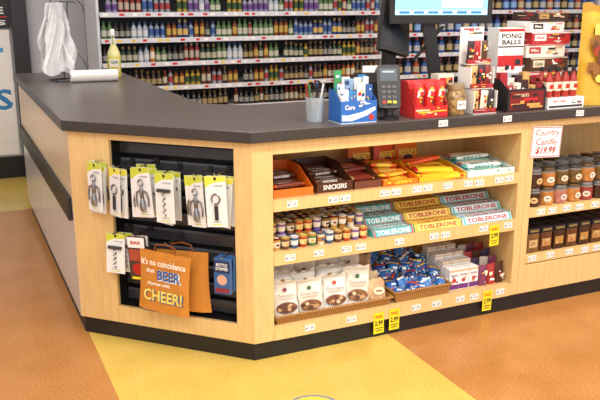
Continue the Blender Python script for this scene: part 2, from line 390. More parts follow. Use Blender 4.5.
for i in range(2):
    b=MB().box(-.035,.035,-.02,0,-.15,0,mat('#2f5f98',.45)); b.rect(.07,.05,(0,-.02,-.035),mat('#1c2c58',.4)); b.text('BOTTLE\nSTOPPER',.055,.03,(0,-.02,-.035),WHITE); b.disc(.022,(0,-.02,-.09),mat('#d8a890',.4)); b.rect(.06,.02,(0,-.02,-.135),mat('#8a2a3a',.4))
    mk(b,'blue_package',loc=cpos(.732,-.03+i*.035,.452),rot=CR,label='small blue boxed item hanging on slatwall hook',cat='package',group='blue packages on the slatwall')
# ================================================================ SHELF GOODS
def tray(w,d,hb,hf,outer,inner,txt=None,tc=None,floor=.003):
    b=MB(); t=.0025
    b.box(0,w,0,d,0,floor,inner); b.box(0,w,0,t,floor,hf,outer); b.box(0,w,d-t,d,floor,hb,outer)
    for x in (0,w-t): b.prism([(t,floor),(d-t,floor),(d-t,hb),(d*.55,hb),(t,hf)],'x',x,x+t,outer)
    if txt: b.text(txt,w*.66,hf*.45,(w/2,0,hf*.55),tc)
    return b
def bar(l,w,h,m1,m2=None,txt=None,tc=None,m3=None):
    b=MB(); R=[]; N=10
    for x,sw,sh in ((-.5,1,.1),(-.46,1,.1),(-.42,.95,.8),(-.2,1,1),(.2,1,1),(.42,.95,.8),(.46,1,.1),(.5,1,.1)):
        ring=[]
        for j in range(N):
            a=2*math.pi*j/N; ca,sa=math.cos(a),math.sin(a)
            ring.append((x*l,w/2*sw*math.copysign(abs(ca)**.6,ca),h/2+h/2*sh*math.copysign(abs(sa)**.6,sa)))
        R.append(ring)
    b.loft(R,lambda i,j:(m2 or m1) if i in (0,1,5,6,7) else (m3 if m3 and i==3 else m1))
    if txt:
        b.text(txt,l*.6,w*.5,(0,0,h),tc,ex=(1,0,0),ey=(0,1,0),off=.0004)
        b.text(txt,l*.5,h*.5,(0,-w/2,h/2),tc,off=.0004)
    return b
BRN=mat('#4a2412',.35); ORN=mat('#e8701c',.4); KR=mat('#b98a58',.7); BLU=mat('#1f4fa8',.4)
E1=Z1+.0005
def put_tray(x,w,outer,inner,txt,tc,kinds,lab,rows=6,hb=.1,hf=.035,blab='candy bar',d=.26,mess=.05,maxl=4,h=.02,name='candy_bar'):
    mk(tray(w,d,hb,hf,outer,inner,txt,tc),'candy_carton',loc=(x,.02,E1),label=lab,cat='carton',group='candy cartons on the upper shelf')
    src=[mk(bar(w*.84,(d-.03)/rows*.92,h,*k),name,smooth=True) for k in kinds]
    for r in range(rows):
        for k in range(min(maxl,1+(r+1)//2)):
            o=random.choice(src).copy(); COL.objects.link(o)
            top=(k==min(maxl,1+(r+1)//2)-1)
            m_=mess if top else mess*.25
            o.location=(x+w/2+rnd(-.004,.004),.02+.022+(d-.03)/rows*r+.002,E1+.004+k*(h+.0008))
            o.rotation_euler=(rnd(-m_,m_)*1.5 if top else 0,rnd(-m_,m_)*.3 if top else 0,rnd(-m_,m_))
            finish(o,blab,'candy bar','candy bars on the upper shelf')
    for s in src: bpy.data.objects.remove(s)
WH2=mat('#eef0f0',.4)
put_tray(.098,.175,ORN,KR,None,None,[(BRN,None,'SNICKERS',mat('#e8eef8',.4),mat('#6a3418',.35)),(BRN,None,'SNICKERS',mat('#2f66c8',.4),WH2),(mat('#7a3418',.35),ORN)],'open orange-brown carton of candy bars',blab='brown wrapped candy bar in an open carton',mess=.12,maxl=3)
put_tray(.290,.165,BRN,KR,'SNICKERS',WHITE,[(BRN,mat('#8a5a30',.4),'SNICKERS',WHITE),(BRN,WH2,'SNICKERS',WHITE)],'brown open carton with white brand lettering',hb=.1,hf=.045,blab='dark brown wrapped candy bar in carton',mess=.1,maxl=3)
put_tray(.465,.130,mat('#6a3a24',.5),KR,None,None,[(mat('#b8302a',.35),),(mat('#7a2a1c',.35),mat('#d8b060',.4)),(mat('#c86a2a',.35),BRN)],'dark brown open carton of candy bars',blab='red wrapped candy bar in carton',hb=.08,mess=.15,maxl=3)
put_tray(.605,.17,mat('#f07a18',.4),mat('#e86a14',.5),"REESE'S",mat('#fbe23a',.4),[(mat('#f08018',.35),mat('#fbd23a',.4),"REESE'S",mat('#fbe23a',.4)),(mat('#f06818',.35),mat('#7a3a1a',.4),"REESE'S",mat('#fbe23a',.4),mat('#f8c830',.4))],'bright orange open carton of peanut butter candy',blab='orange wrapped candy in carton',rows=5,hb=.06,hf=.025,mess=.3)
put_tray(.785,.245,mat('#f0b81c',.4),mat('#e89a14',.5),None,None,[(mat('#f4c020',.35),ORN,'PIECES',mat('#a8281c',.4)),(mat('#f08a1c',.35),mat('#f8d838',.4),'PIECES',WHITE),(mat('#f6cc30',.35),mat('#c8281c',.4)),(mat('#e8541c',.35),mat('#f8d838',.4))],'yellow open carton of candy packets',blab='yellow and orange candy packet in carton',rows=5,hb=.05,hf=.025,mess=.3)
put_tray(1.04,.262,mat('#e4efe9',.4),mat('#dfe8e8',.5),None,None,[(mat('#e8ece6',.35),mat('#5fb8a8',.4),'MINT',mat('#3a9a8a',.4)),(mat('#8fd0c4',.35),mat('#3a9a9a',.4)),(mat('#f2e8d8',.35),mat('#c87a80',.4))],'white and teal open carton of candy packets',blab='white candy packet with teal ends',rows=5,hb=.045,hf=.025,mess=.12,maxl=3)
for i,(x,y,rz) in enumerate(((.66,.335,0),(.79,.33,.15),(.915,.34,-.15))):
    b=MB(); b.pouch(.125,.135,.05,mat('#ee7414',.35) if i!=1 else mat('#e8541c',.35),wr=.004,sd=i,gather=.1); b.text("REESE'S",.09,.03,(0,-.024,.07),mat('#fbe23a',.4),off=.004); b.disc(.025,(0,-.025,.035),BRN,seg=14,off=.003)
    mk(b,'candy_bag',loc=(x,y,E1+.003),rot=(-.1,0,rz),smooth=True,label='orange stand-up candy bag behind cartons',cat='candy bag',group='orange candy bags on the upper shelf')
E2=Z2+.0005
cupm=[]
for a,c,t in (('#c9a25a','#f0ece0','#7a2a20'),('#8a5a30','#e4d8bc','#2a2220'),('#e2d6b8','#b8763a','#3a5a8a'),('#6a4028','#d8c8a0','#c8a050'),('#5a7a4a','#e8e0c0','#c8a050'),('#3a5a8a','#e8e8e8','#d8d8dc'),('#b8402c','#f0d890','#c8a050'),('#b07a3a','#f4f0e4','#d8d8dc'),('#7a5a9a','#e8e0c8','#e0d8c0')):
    k_=.84
    b=MB().lathe([(r*k_,z*.92) for r,z in ((.016,0),(.0165,.003),(.019,.016),(.0195,.016),(.021,.038),(.0205,.038),(.0215,.05),(.023,.05),(.023,.055),(.0215,.056))],lambda i,j,a=a,c=c,t=t:(mat(c,.35) if i in(3,4) else (mat(t,.25,.3) if i>=6 else mat(a,.35))),seg=12)
    b.rect(.014,.009,(0,-.0172,.025),mat(t,.4),off=.001); b.disc(.011,(0,0,.0516),mat(c,.35),ex=(1,0,0),ey=(0,1,0),seg=10)
    cupm.append(mk(b,'dessert_cup',smooth=True))
def cup(x,y,z,k):
    o=cupm[k].copy(); COL.objects.link(o); o.location=(x,y,z); o.rotation_euler=(0,0,rnd(-.3,.3))
    finish(o,'small foil-topped snack cup with printed band','cup','snack cups on the middle shelf')
for c in range(11):
    for r in range(7):
        k=[0,7,1,3,4,2,5,1,3,8,6][c] if random.random()<.55 else random.randrange(9)
        cup(.113+c*.0405,.035+r*.0405,E2,k)
        if r>=1: cup(.113+c*.0405,.035+r*.0405,E2+.0525,random.randrange(9))
for o in cupm: bpy.data.objects.remove(o)
def tob(l,s,c,tc,stripe):
    b=MB(); h=s*.866; b.prism([(0,0),(s,0),(s/2,h)],'x',-l/2,l/2,lambda i,j:c)
    up=(0,.5,.866)
    for o,e in (((0,s*.25,h*.5),up),((0,s*.5,0),(0,-1,0))):
        o=Vector(o); e=Vector(e)
        b.text('TOBLERONE',l*.82,s*.62,o+e*.001,tc,ey=e,off=.0009)
        b.rect(l*.98,s*.07,o-e*(s*.45),stripe,ey=e,off=.0006)
        for q in (-1,1): b.rect(l*.035,s*.92,o+Vector((q*.465*l,0,0)),stripe,ey=e,off=.0007)
    return b
s_=.034; hh=s_*.866
for x,l,c,tc,stp,lab in ((.660,.205,'#43b2b4','#f8f8f4','#c8322a','teal'),(.893,.245,'#f4d866','#b42218','#d8a830','pale yellow'),(1.163,.275,'#cfe4e8','#b42218','#4fb0b4','pale blue')):
    src=mk(tob(l,s_,mat(c,.35),mat(tc,.4),mat(stp,.4)),'chocolate_box',loc=(x,.010,E2),label=lab+' triangular chocolate bar box on shelf',cat='chocolate box',group='triangular chocolate boxes on the middle shelf')
    for tier in range(3):
        first=tier*2
        for i in range(first,9-tier):
            y=.010+(i+tier*.5)*(s_+.0006)
            if not(tier==0 and i==0): dup(src,(x+rnd(-.005,.005),y,E2+tier*(hh+.0006)),rnd(-.012,.012))
            if i<8-tier: dup(src,(x+rnd(-.005,.005),y+s_*1.5+.0003,E2+tier*(hh+.0006)+hh+.0002),(math.pi,0,0))
E3=Z3+.0005
def basket(w,d,h):
    b=MB(); o=.012
    def ring(e,z): return [(-e,-e,z),(w+e,-e,z),(w+e,d+e,z),(-e,d+e,z)]
    b.loft([ring(-o,0),ring(0,h),ring(-.005,h),ring(-o-.005,.005)],WICK,caps=False)
    b.add([(o,o,.0),(w-o,o,.0),(w-o,d-o,.0),(o,d-o,.0),(o,o,.005),(w-o,o,.005),(w-o,d-o,.005),(o,d-o,.005)],[(0,3,2,1),(4,5,6,7)],WICK)
    b.tube([(0,0,h),(w,0,h),(w,d,h),(0,d,h)],.006,WICK,closed=True)
    return b
mk(basket(.56,.36,.036),'wicker_tray',loc=(.098,.008,E3),label='long shallow wicker tray under chocolate bags on bottom shelf',cat='basket',group='wicker baskets on the bottom shelf')
mk(basket(.30,.35,.05),'wicker_tray',loc=(.675,.01,E3),label='wicker basket full of blue pouches on bottom shelf',cat='basket',group='wicker baskets on the bottom shelf')
def chocbag(i):
    W=mat(['#f1ece2','#e9e2d2','#f4f1ea','#eee6d8'][i%4],.4,var=.04)
    cw=['#7a4a2c','#8a5a36','#a8784a','#6a3c26'][i%4]
    b=MB(); b.pouch(.122,.168,.052,W,wr=.006,gather=.03,sd=i*1.7,n=11,nv=12)
    b.disc(.046,(0.002,-.0255,.045),mat(cw,.5,var=.5,scale=90),seg=20,ry=.026,off=.005)
    for k in range(9): b.disc(.009,(rnd(-.032,.034),-.0255,.045+rnd(-.014,.014)),mat(random.choice(['#5a2e1a','#a8744a','#c89a6a','#6a3a22','#e0c8a0']),.3),seg=8,off=.0055+.0003*k)
    b.text('Chocolate',.08,.015,(0,-.024,.102),mat('#6a3a28',.4),off=.006,bold=False); b.disc(.010,(0,-.018,.128),mat(['#b8543a','#3a6a4a','#c89a3a','#8a3a5a'][i%4],.4),seg=10,off=.007)
    b.rect(.07,.004,(0,-.024,.086),mat('#c9a47a',.4),off=.006); b.rect(.10,.004,(0,-.006,.160),mat('#d8c8a8',.4),off=.008)
    return b
cb=[mk(chocbag(i),'chocolate_bag',smooth=True) for i in range(4)]
for r,(y,xs) in enumerate(((.058,(.166,.278,.392)),(.122,(.18,.292,.40,.50)),(.19,(.20,.315,.425,.535)),(.265,(.24,.36,.47,.57)))):
    for x in xs:
        o=cb[random.randrange(4)].copy(); COL.objects.link(o); o.location=(x+rnd(-.006,.006),y,E3+.0125); o.rotation_euler=(rnd(-.24,-.10),rnd(-.09,.08),rnd(-.35,.1))
        o.scale=(1,1,.90+.11*r+rnd(-.03,.03))
        finish(o,'slumped cream-white bag of chocolates with brown window in wicker tray','chocolate bag','chocolate bags on the bottom shelf')
o=cb[1].copy(); COL.objects.link(o); o.location=(.50,.058,E3+.0125); o.rotation_euler=(-.2,.05,-.25); o.scale=(1,1,1.0); finish(o,'large cream-white chocolate bag at the front of tray','chocolate bag','chocolate bags on the bottom shelf')
for o in cb: bpy.data.objects.remove(o)
for i,(x,y) in enumerate(((.60,.045),(.605,.10),(.61,.155),(.61,.215))):
    b=MB().pouch(.095,.10+.02*i,.045,mat(['#c8a070','#dcc094','#b88a58','#c8a070'][i],.5,var=.3,scale=50),wr=.006,gather=.08,sd=i+3,n=9,nv=10); b.disc(.028,(0,-.02,.05),mat('#ead9b8',.5),off=.007,ry=.018); b.rect(.03,.006,(0,-.02,.05),mat('#8a4a2a',.5),off=.008)
    mk(b,'snack_bag',loc=(x,y,E3+.012),rot=(-.25,rnd(-.15,.15),rnd(-.2,.2)),smooth=True,label='small tan snack bag at the end of wicker tray',cat='snack bag',group='tan snack bags in the tray')
pm=[]
for a,c,t in (('#2358a8','#e8c85a','MINTS'),('#173a78','#5aa8d8','COCO'),('#3a78c0','#e8e8e0','MINTS'),('#1c4890','#b8402c','COCO'),('#2a66b0','#d8a850','MINTS')):
    bp=MB(); bp.pouch(.054,.066,.022,lambda v,j,a=a,c=c: mat(a,.25) if .12<v<.85 else mat(c,.4),stand=False,wr=.003,sd=len(pm)); bp.art(.045,.045,(0,-.011,.035),['#ffffff','#e8c85a','#b8402c','#5aa8d8'],5,off=.0015)
    pm.append(mk(bp,'candy_pouch',smooth=True))
for r in range(8):
    for c in range(5):
        o=random.choice(pm).copy(); COL.objects.link(o)
        o.location=(.713+c*.056+rnd(-.006,.006),.04+r*.038,E3+.012+.011*r); o.rotation_euler=(rnd(-1.1,-.4),rnd(-.25,.25),rnd(-.8,.8))
        finish(o,'small shiny blue candy pouch in wicker basket','candy pouch','blue pouches in the basket')
for o in pm: bpy.data.objects.remove(o)
for i in range(12):
    x=1.015+(i%3)*.054; y=.07+(i//3)*.062; h=.10+.018*(i//3)
    b=MB().box(-.025,.025,-.026,.026,0,h,WHITE); b.rect(.05,.024,(0,-.026,.014),mat('#6a2a7a',.4)); b.text('TRUFFLE',.04,.010,(0,-.026,h-.03),mat('#8a2a4a',.4)); b.disc(.011,(0,-.026,.045),RED,seg=12); b.rect(.05,.010,(0,-.026,h-.008),mat('#d8b48a',.4)); b.art(.045,.04,(0,-.026,.045),['#8a2a4a','#d8b48a','#6a2a7a'],4)
    mk(b,'truffle_box',loc=(x,y,E3),rot=rnd(-.08,.08),label='small white and purple truffle box on bottom shelf',cat='box',group='truffle boxes on the bottom shelf')
for i in range(12):
    x=1.175+(i%3)*.05; y=.05+(i//3)*.055
    b=MB(); c=mat(['#7a3a5a','#4a2a1c','#c8b8a8','#a8302c','#3a2a4a'][(i*3)%5],.35); b.pouch(.052,.10+.016*(i//3),.03,c,wr=.003,sd=i); b.art(.045,.07,(0,-.014,.045),['#f4ecd8','#e8a8b8','#d8b060','#b8402a','#ffffff'],6,off=.003)
    mk(b,'snack_bag',loc=(x,y,E3),rot=rnd(-.15,.15),smooth=True,label='small dark purple and brown snack bag on bottom shelf',cat='snack bag',group='snack bags on the bottom shelf')
# unit B goods
X2=1.395
def jar(wax,lid,lab,h=.092,r=.038):
    b=MB(); b.lathe([(r*.85,0),(r,h*.06),(r,h*.2),(r*1.005,h*.2),(r*1.005,h*.55),(r,h*.55),(r,h*.72),(r*.78,h*.8),(r*.8,h*.8),(r*.9,h*.84),(r*.9,h*.96),(r*.5,h)],lambda i,j: lid if i>=8 else (mat('#807a74',.06) if i==6 or i==7 else wax),seg=16)
    b.disc(.019,(0,-r,h*.36),lab,off=.002,seg=12,ry=.015); b.rect(.02,.004,(0,-r,h*.38),INK,off=.0026); b.rect(.014,.003,(0,-r,h*.3),RED,off=.0026)
    return b
jr=[]
for w_,l_,lb in (('#983c38','#9a9ea2','#e8d8c0'),('#3e2016','#8a8e92','#d8b87a'),('#9a5c30','#9a9ea2','#e8dcc0'),('#5e1e22','#6a5030','#c8b898'),('#b87a6c','#9a9ea2','#e8d0c8'),('#6e522a','#5a5a60','#e8d8b8'),('#2a1c18','#909498','#b89050'),('#c08040','#7a6a50','#f0e4cc')):
    jr.append(mk(jar(mat(w_,.06,var=.35,scale=25),mat(l_,.2,.6),mat(lb,.5)),'candle_jar',smooth=True))
for k in range(2):
    for c in range(9):
        for r in range(3):
            o=random.choice(jr).copy(); COL.objects.link(o); o.location=(X2+.045+c*.082,.045+r*.085,.5005+k*.0925); o.rotation_euler=(0,0,rnd(-.6,.1))
            finish(o,'glass candle jar with coloured wax and silver lid','candle jar','candle jars on the shelf')
for o in jr: bpy.data.objects.remove(o)
jm=[]
for a,l in (('#5a3520','#c8a060'),('#74502e','#d0b884'),('#3a241a','#c0944a')):
    jb=MB(); jb.box(-.034,.034,-.034,.034,0,.095,mat(a,.12,var=.35,scale=40)); jb.box(-.036,.036,-.036,.036,.095,.122,mat('#17141a',.35)); jb.rect(.050,.038,(0,-.034,.045),mat(l,.35,.3)); jb.art(.04,.03,(0,-.0345,.045),['#3a2a1a','#a83a2a','#f0e8d0'],4); jb.rect(.05,.010,(0,-.036,.109),mat('#8a7440',.4))
    jm.append(mk(jb,'square_jar',bevel=.003))
for c in range(9):
    for r in range(3):
        o=random.choice(jm).copy(); COL.objects.link(o); o.location=(X2+.045+c*.08,.045+r*.08,.2725); finish(o,'small square amber jar with black lid','jar','square jars on the lower shelf')
for o in jm: bpy.data.objects.remove(o)
HR=mat('#b02a26',.6)
b=MB().box(-.088,.088,-.002,0,0,.145,WHITE)
for (w,h,x,z) in ((.172,.003,0,.140),(.172,.003,0,.005),(.003,.137,-.0845,.0725),(.003,.137,.0845,.0725)): b.rect(w,h,(x,-.002,z),RED)
def slant(b,t,w,h,x,z,bold=False):
    vs,fs=tdata(t,bold)
    b.add([(x+u*w+v*h*.25,-.0026,z+v*h+.002*math.sin(u*9)) for u,v in vs],fs,HR)
slant(b,'Country',.14,.036,0,.113); slant(b,'Candle',.125,.03,0,.075); slant(b,'$19.99',.115,.036,0,.032,True)
mk(b,'price_sign',loc=(1.452,-.003,.742),rot=(.0,.05,0),label='white handwritten candle price sign with red border',cat='sign')
# ================================================================ PRICE TAGS
def ptag(price,w=.046,h=.027,col=WHITE):
    b=MB().box(-w/2,w/2,-.0015,0,-h/2,h/2,col); b.text(price,w*.5,h*.36,(w*.14,-.0015,-h*.1),INK,bold=False); b.rect(w*.18,h*.4,(-w*.34,-.0015,-h*.08),mat('#888890',.5)); b.rect(w*.7,h*.08,(0,-.0015,h*.3),mat('#888890',.5))
    return b
tg=[mk(ptag(p_),'price_tag') for p_ in ('1.99','2.49','3.99','4.99')]
def tags(z,xs,y=0):
    for i,x in enumerate(xs):
        o=tg[i%4].copy(); COL.objects.link(o); o.location=(x,y-.0001,z+rnd(-.002,.002)); o.rotation_euler=(0,rnd(-.03,.03),0); finish(o,'small white shelf price tag with printed price','price tag','price tags on the shelf edges')
tags(.658,(.17,.355,.41,.60,.655,.76,.815,.92,1.03,1.09,1.20,1.255))
tags(.434,(.16,.29,.42,.49,.68,.86,.92,1.13,1.27))
tags(.108,(.25,.45,.78,.89,1.02,1.1,1.25))
tags(.478,(1.46,1.53,1.62,1.7,1.8)); tags(.25,(1.43,1.54,1.66,1.76,1.84)); tags(.942,(.86,1.20,1.62),-.028)
for o in tg: bpy.data.objects.remove(o)
yt=MB(); yt.box(-.026,.026,-.001,0,-.10,0,YEL); yt.text('SALE',.036,.014,(0,-.001,-.018),RED); yt.text('2.99',.04,.024,(0,-.001,-.05),INK); yt.rect(.04,.004,(0,-.001,-.075),INK); yt.rect(.03,.004,(0,-.001,-.086),INK)
yt=mk(yt,'sale_tag')
for x,z in ((1.19,.445),(1.175,.125),(.584,.118),(.665,.122)):
    o=yt.copy(); COL.objects.link(o); o.location=(x,-.003,z); o.rotation_euler=(.03,rnd(-.05,.05),0); finish(o,'yellow sale tag hanging from the shelf edge','price tag','yellow sale tags')
bpy.data.objects.remove(yt)
# ================================================================ COUNTERTOP ITEMS
T=ZT+.0005
E=empty('bag_stand',loc=(-.385,2.28,T),rot=.25,label='wire stand holding draped white plastic bags',cat='bag stand')
WR=mat('#5a5c62',.3,.8)
b=MB(); b.tube([(-.06,-.09,.004),(.19,-.09,.004),(.19,.06,.004),(-.06,.06,.004)],.004,WR,closed=True)
for x in (.035,.085): b.tube([(x,.05,.004),(x,.05,.44),(x,.03,.475),(x,-.06,.475),(x,-.08,.465)],.0035,WR)
b.tube([(-.06,.0,.46),(-.02,.0,.49),(.06,.0,.505),(.13,.0,.49),(.165,.0,.45),(.17,.0,.41)],.003,WR)
b.tube([(.17,-.06,.004),(.13,-.05,.12),(.085,.05,.22)],.003,WR); b.tube([(.035,.05,.30),(.085,.05,.30)],.003,WR)
mk(b,'wire_frame',parent=E,smooth=True)
PLA=mat('#f0f1f4',.3,var=.05,scale=25,alpha=.93)
for k in range(8):
    b=MB(); R=[]; nx=16
    for i in range(22):
        v=i/21; hw=.020+.055*min(1,v*1.5)+.010*math.sin(v*7+k*1.3); cx=-.01-.02*v*math.sin(k*1.9)+.012*math.sin(v*6+k*2); ring=[]
        for sd in (-1,1):
            for j in range(nx):
                u=(-1+2*j/nx)*(-sd)
                fold=.012*math.sin(u*6+k*2.4+v*4)*(.3+v)+.007*math.sin(u*13+v*17+k)
                ring.append((cx+u*hw*(1+.12*math.sin(v*11+u*3+k)),fold+sd*(.005+.006*v),.465-(.42-.05*math.sin(k*2.2)**2)*v+.014*math.sin(u*4+k)*v))
        R.append(ring)
    b.loft(R,PLA); mk(b,'plastic_bag',loc=(-.045+.022*(k%4),-.08+.018*k,.004),rot=rnd(-.5,.5),parent=E,smooth=True,label='crinkled translucent white plastic bag')
b=MB(); b.M=Matrix.Translation((0,0,.036))@Matrix.Rotation(math.pi/2,4,'Y'); b.lathe([(.012,-.14),(.036,-.14),(.036,.14),(.012,.14)],lambda i,j: WHITE,seg=24); b.lathe([(.011,-.142),(.011,.142)],mat('#a88458',.7),seg=14)
mk(b,'paper_roll',loc=(-.215,2.12,T),rot=-.05,smooth=True,label='white paper roll lying on the countertop',cat='paper roll')
E=empty('spray_bottle',loc=(-.045,2.34,T),rot=-.2,label='clear spray bottle of yellow liquid with white trigger head',cat='spray bottle')
b=MB().lathe([(.036,0),(.042,.01),(.042,.10),(.042,.135),(.038,.16),(.018,.205),(.016,.22)],lambda i,j: mat('#e2e0a0',.12,var=.02) if i>=3 else mat('#d8d45a',.12,var=.04),seg=16); b.box(-.030,.030,-.044,-.036,.04,.12,mat('#eeeadc',.4)); b.text('CLEAN',.046,.02,(0,-.044,.10),mat('#2a6a3a',.4)); b.rect(.046,.02,(0,-.044,.06),mat('#c8b830',.4))
mk(b,'body',parent=E,smooth=True)
b=MB().lathe([(.018,.215),(.018,.24),(.013,.245)],WHITE,seg=12); b.prism([(-.055,.265),(-.055,.29),(-.01,.305),(.038,.29),(.032,.245),(-.012,.245),(-.02,.265)],'x',-.012,.012,WHITE); b.tube([(0,-.025,.265),(0,-.038,.24),(0,-.032,.212)],.004,mat('#9ab82a',.4))
mk(b,'trigger_head',parent=E,label='white trigger head')
E=empty('pen_cup',loc=(.325,.12,T),label='clear cup holding pens and scissors',cat='pen cup')
mk(MB().loft([[(r*math.cos(2*math.pi*j/16),r*math.sin(2*math.pi*j/16),z) for j in range(16)] for r,z in ((.034,0),(.04,.1),(.038,.1),(.032,.004))],mat('#c8d4dc',.1,alpha=.4),caps=True),'cup',parent=E,smooth=True)
for x,y,c in ((.012,.012,'#2a4aa8'),(-.015,.01,'#c03028'),(.0,-.016,'#202024'),(-.017,-.006,'#3a7a4a'),(.016,-.008,'#e8e8e4')):
    mk(MB().tube([(x*.6,y*.6,.006),(x*2,y*2,.155)],.0048,mat(c,.3)),'pen',parent=E)
mk(MB().tube([(0,0,.01),(.01,0,.12)],.004,STEEL).tube([(.012+.014*math.cos(i*math.pi/5),0,.145+.02*math.sin(i*math.pi/5)) for i in range(10)],.004,BLACK,closed=True).tube([(-.016+.014*math.cos(i*math.pi/5),.002,.14+.02*math.sin(i*math.pi/5)) for i in range(10)],.004,BLACK,closed=True),'scissors',parent=E)
LB=mat('#2a6cc0',.4)
E=mk(tray(.165,.11,.13,.09,LB,mat('#e8eef2',.5)),'display_box',loc=(.385,.0,T),rot=.0,label='blue printed counter display box near the card reader',cat='display box')
b=MB(); b.prism([(.005,.012),(.05,.01),(.12,.03),(.16,.052),(.155,.065),(.1,.045),(.03,.033),(.005,.036)],'y',-.0012,-.0004,mat('#e9f2f8',.4)); b.text('Care',.045,.02,(.04,-.0012,.066),WHITE); b.disc(.012,(.14,-.0005,.022),mat('#d8342a',.4),off=.0016); b.art(.06,.03,(.11,-.0012,.075),['#7ac0e8','#ffffff','#1c4a98','#d8e8f4'],7)
mk(b,'front_print',parent=E)
cc=['#e8eef2','#3a86c8','#dfe8ee','#2a5aa0','#e8eef2','#88a8c8','#f0f0ee','#c8d8e8','#3a9a5a','#f4f4f4']
for i in range(12):
    w=rnd(.026,.036); h=.12+.045*(i//4)*.5+rnd(0,.04)
    b=MB().box(-w/2,w/2,0,.010,0,h,mat(cc[i%10],.4)); b.art(w,h*.5,(0,0,h*.72),['#2a5aa8','#ffffff','#c83a30','#1c3c78','#f0c83a','#5aa8d8'],6)
    mk(b,'boxed_card',loc=(.408+(i%4)*.038,.014+.03*(i//4)+.003*(i%2),T+.0035),rot=rnd(-.15,.15),label='small white and blue package standing in display box',cat='package',group='packages in the blue display box')
E=empty('card_reader',loc=(.635,.045,T),rot=-.35,label='black payment terminal on a stand',cat='card reader')
mk(MB().lathe([(.045,0),(.045,.012),(.02,.018),(.016,.07)],BLACK,seg=16),'stand',parent=E,smooth=True)
b=MB(); b.M=Matrix.Translation((0,-.02,.05))@Matrix.Rotation(math.radians(-22),4,'X')
b.prism([(-.040,0),(.040,0),(.046,.01),(.05,.13),(.05,.17),(.042,.185),(-.042,.185),(-.05,.17),(-.05,.13),(-.046,.01)],'y',0,.035,mat('#1b1b1e',.35))
b.rect(.074,.055,(0,0,.142),mat('#56646c',.2)); b.rect(.05,.008,(0,-.0006,.155),mat('#a8b8c0',.3)); b.box(-.03,.03,-.012,0,-.004,.004,mat('#3a3a3e',.4))
for r in range(4):
    for c in range(3): b.box(-.030+c*.022,-.015+c*.022,-.0025,0,.018+r*.022,.030+r*.022,mat('#55555a',.4) if r else [RED,YEL,GREEN][c])
mk(b,'terminal',parent=E)
b=MB().prism([(0,0),(.16,0),(.16,.14),(.05,.17),(0,.13)],'x',-.08,.08,mat('#1c1c20',.4)); b.box(-.05,.05,-.0015,0,.03,.06,mat('#3a3a40',.3)); b.box(-.04,.04,.055,.06,.16,.20,WHITE)
mk(b,'receipt_printer',loc=(.68,.26,T),rot=-.35,label='black receipt printer with white paper tongue',cat='printer')
b=tray(.165,.12,.15,.05,RED,mat('#a81c1c',.5)); b.art(.16,.045,(.0825,0,.026),['#f0e0b0','#8a1414','#ffffff','#f0c83a'],9)
mk(b,'display_box',loc=(.735,.0,T),label='red counter display box of snack packets',cat='display box')
b=MB(); b.pouch(.05,.15,.028,lambda v,j:mat('#cf2420',.35) if .15<v<.88 else mat('#8a1414',.35),stand=False); b.art(.038,.09,(0,-.014,.085),['#f0e0b0','#6a1410','#ffffff','#f0c83a','#2a1a18'],8,off=.001); b.text('JERKY',.034,.012,(0,-.0155,.11),WHITE,off=.002)
src=None
for r in range(3):
    for c in range(3):
        loc=(.765+c*.052,.022+r*.034,T+.0035)
        if src is None: src=mk(b,'snack_packet',loc=loc,smooth=True,label='red snack packet standing in display box',cat='snack packet',group='red snack packets on the counter')
        else: dup(src,loc,(0,rnd(-.05,.05),rnd(-.15,.15)))
E=empty('glass_jar',loc=(.962,.035,T),label='squat glass jar of tan snacks with metal lid',cat='jar')
mk(MB().lathe([(.038,0),(.044,.01),(.046,.06),(.042,.095),(.034,.105),(.034,.112)],lambda i,j:mat('#9a7c50',.2,var=.6,scale=60),seg=20),'body',parent=E,smooth=True)
mk(MB().lathe([(.037,.112),(.038,.115),(.038,.132),(.033,.137)],mat('#a99a7a',.3,.5),seg=20),'lid',parent=E,smooth=True)
mk(MB().box(-.022,.022,-.0485,-.045,.03,.065,WHITE).text('NUTS',.03,.010,(0,-.0485,.05),mat('#5a3a20',.4)),'label_sticker',parent=E)
b=MB().box(-.04,.04,-.03,.03,0,.17,mat('#e8e0d0',.4)).rect(.07,.05,(0,-.03,.13),RED).rect(.06,.06,(0,-.03,.06),mat('#5a3a2a',.4)); b.art(.07,.15,(0,-.031,.085),['#f4ecd8','#c8282c','#d8a050','#3a2a22'],8)
mk(b,'snack_box',loc=(.955,.13,T),label='cream and red snack box behind the jar',cat='box')
b=MB().box(0,.125,.12,.125,0,.37,WHITE)
for z,y in ((0,0),(.105,.03),(.21,.06)):
    b.box(0,.125,y,.12,z,z+.004,mat('#d8d0c8',.5)).box(0,.125,y,y+.003,z+.004,z+.024,mat('#a8282c',.4)); b.art(.12,.018,(.0625,y,z+.014),['#ffffff','#f0c83a','#3a1a18'],6)
b.box(0,.003,.0,.12,.004,.1,WHITE).box(.122,.125,.0,.12,.004,.1,WHITE).box(0,.003,.03,.12,.1,.2,WHITE).box(.122,.125,.03,.12,.1,.2,WHITE)
b.art(.12,.05,(.0625,.12,.343),['#c8282c','#2a2226','#d8a050','#c8282c'],7)
mk(b,'packet_rack',loc=(1.035,.0,T),label='tiered cardboard rack crowded with small snack packets',cat='display rack')
pc=['#b8282c','#5a3a26','#e8e0d0','#8a2a20','#d8b070','#2a2226','#e8e8e8','#c84a2a']
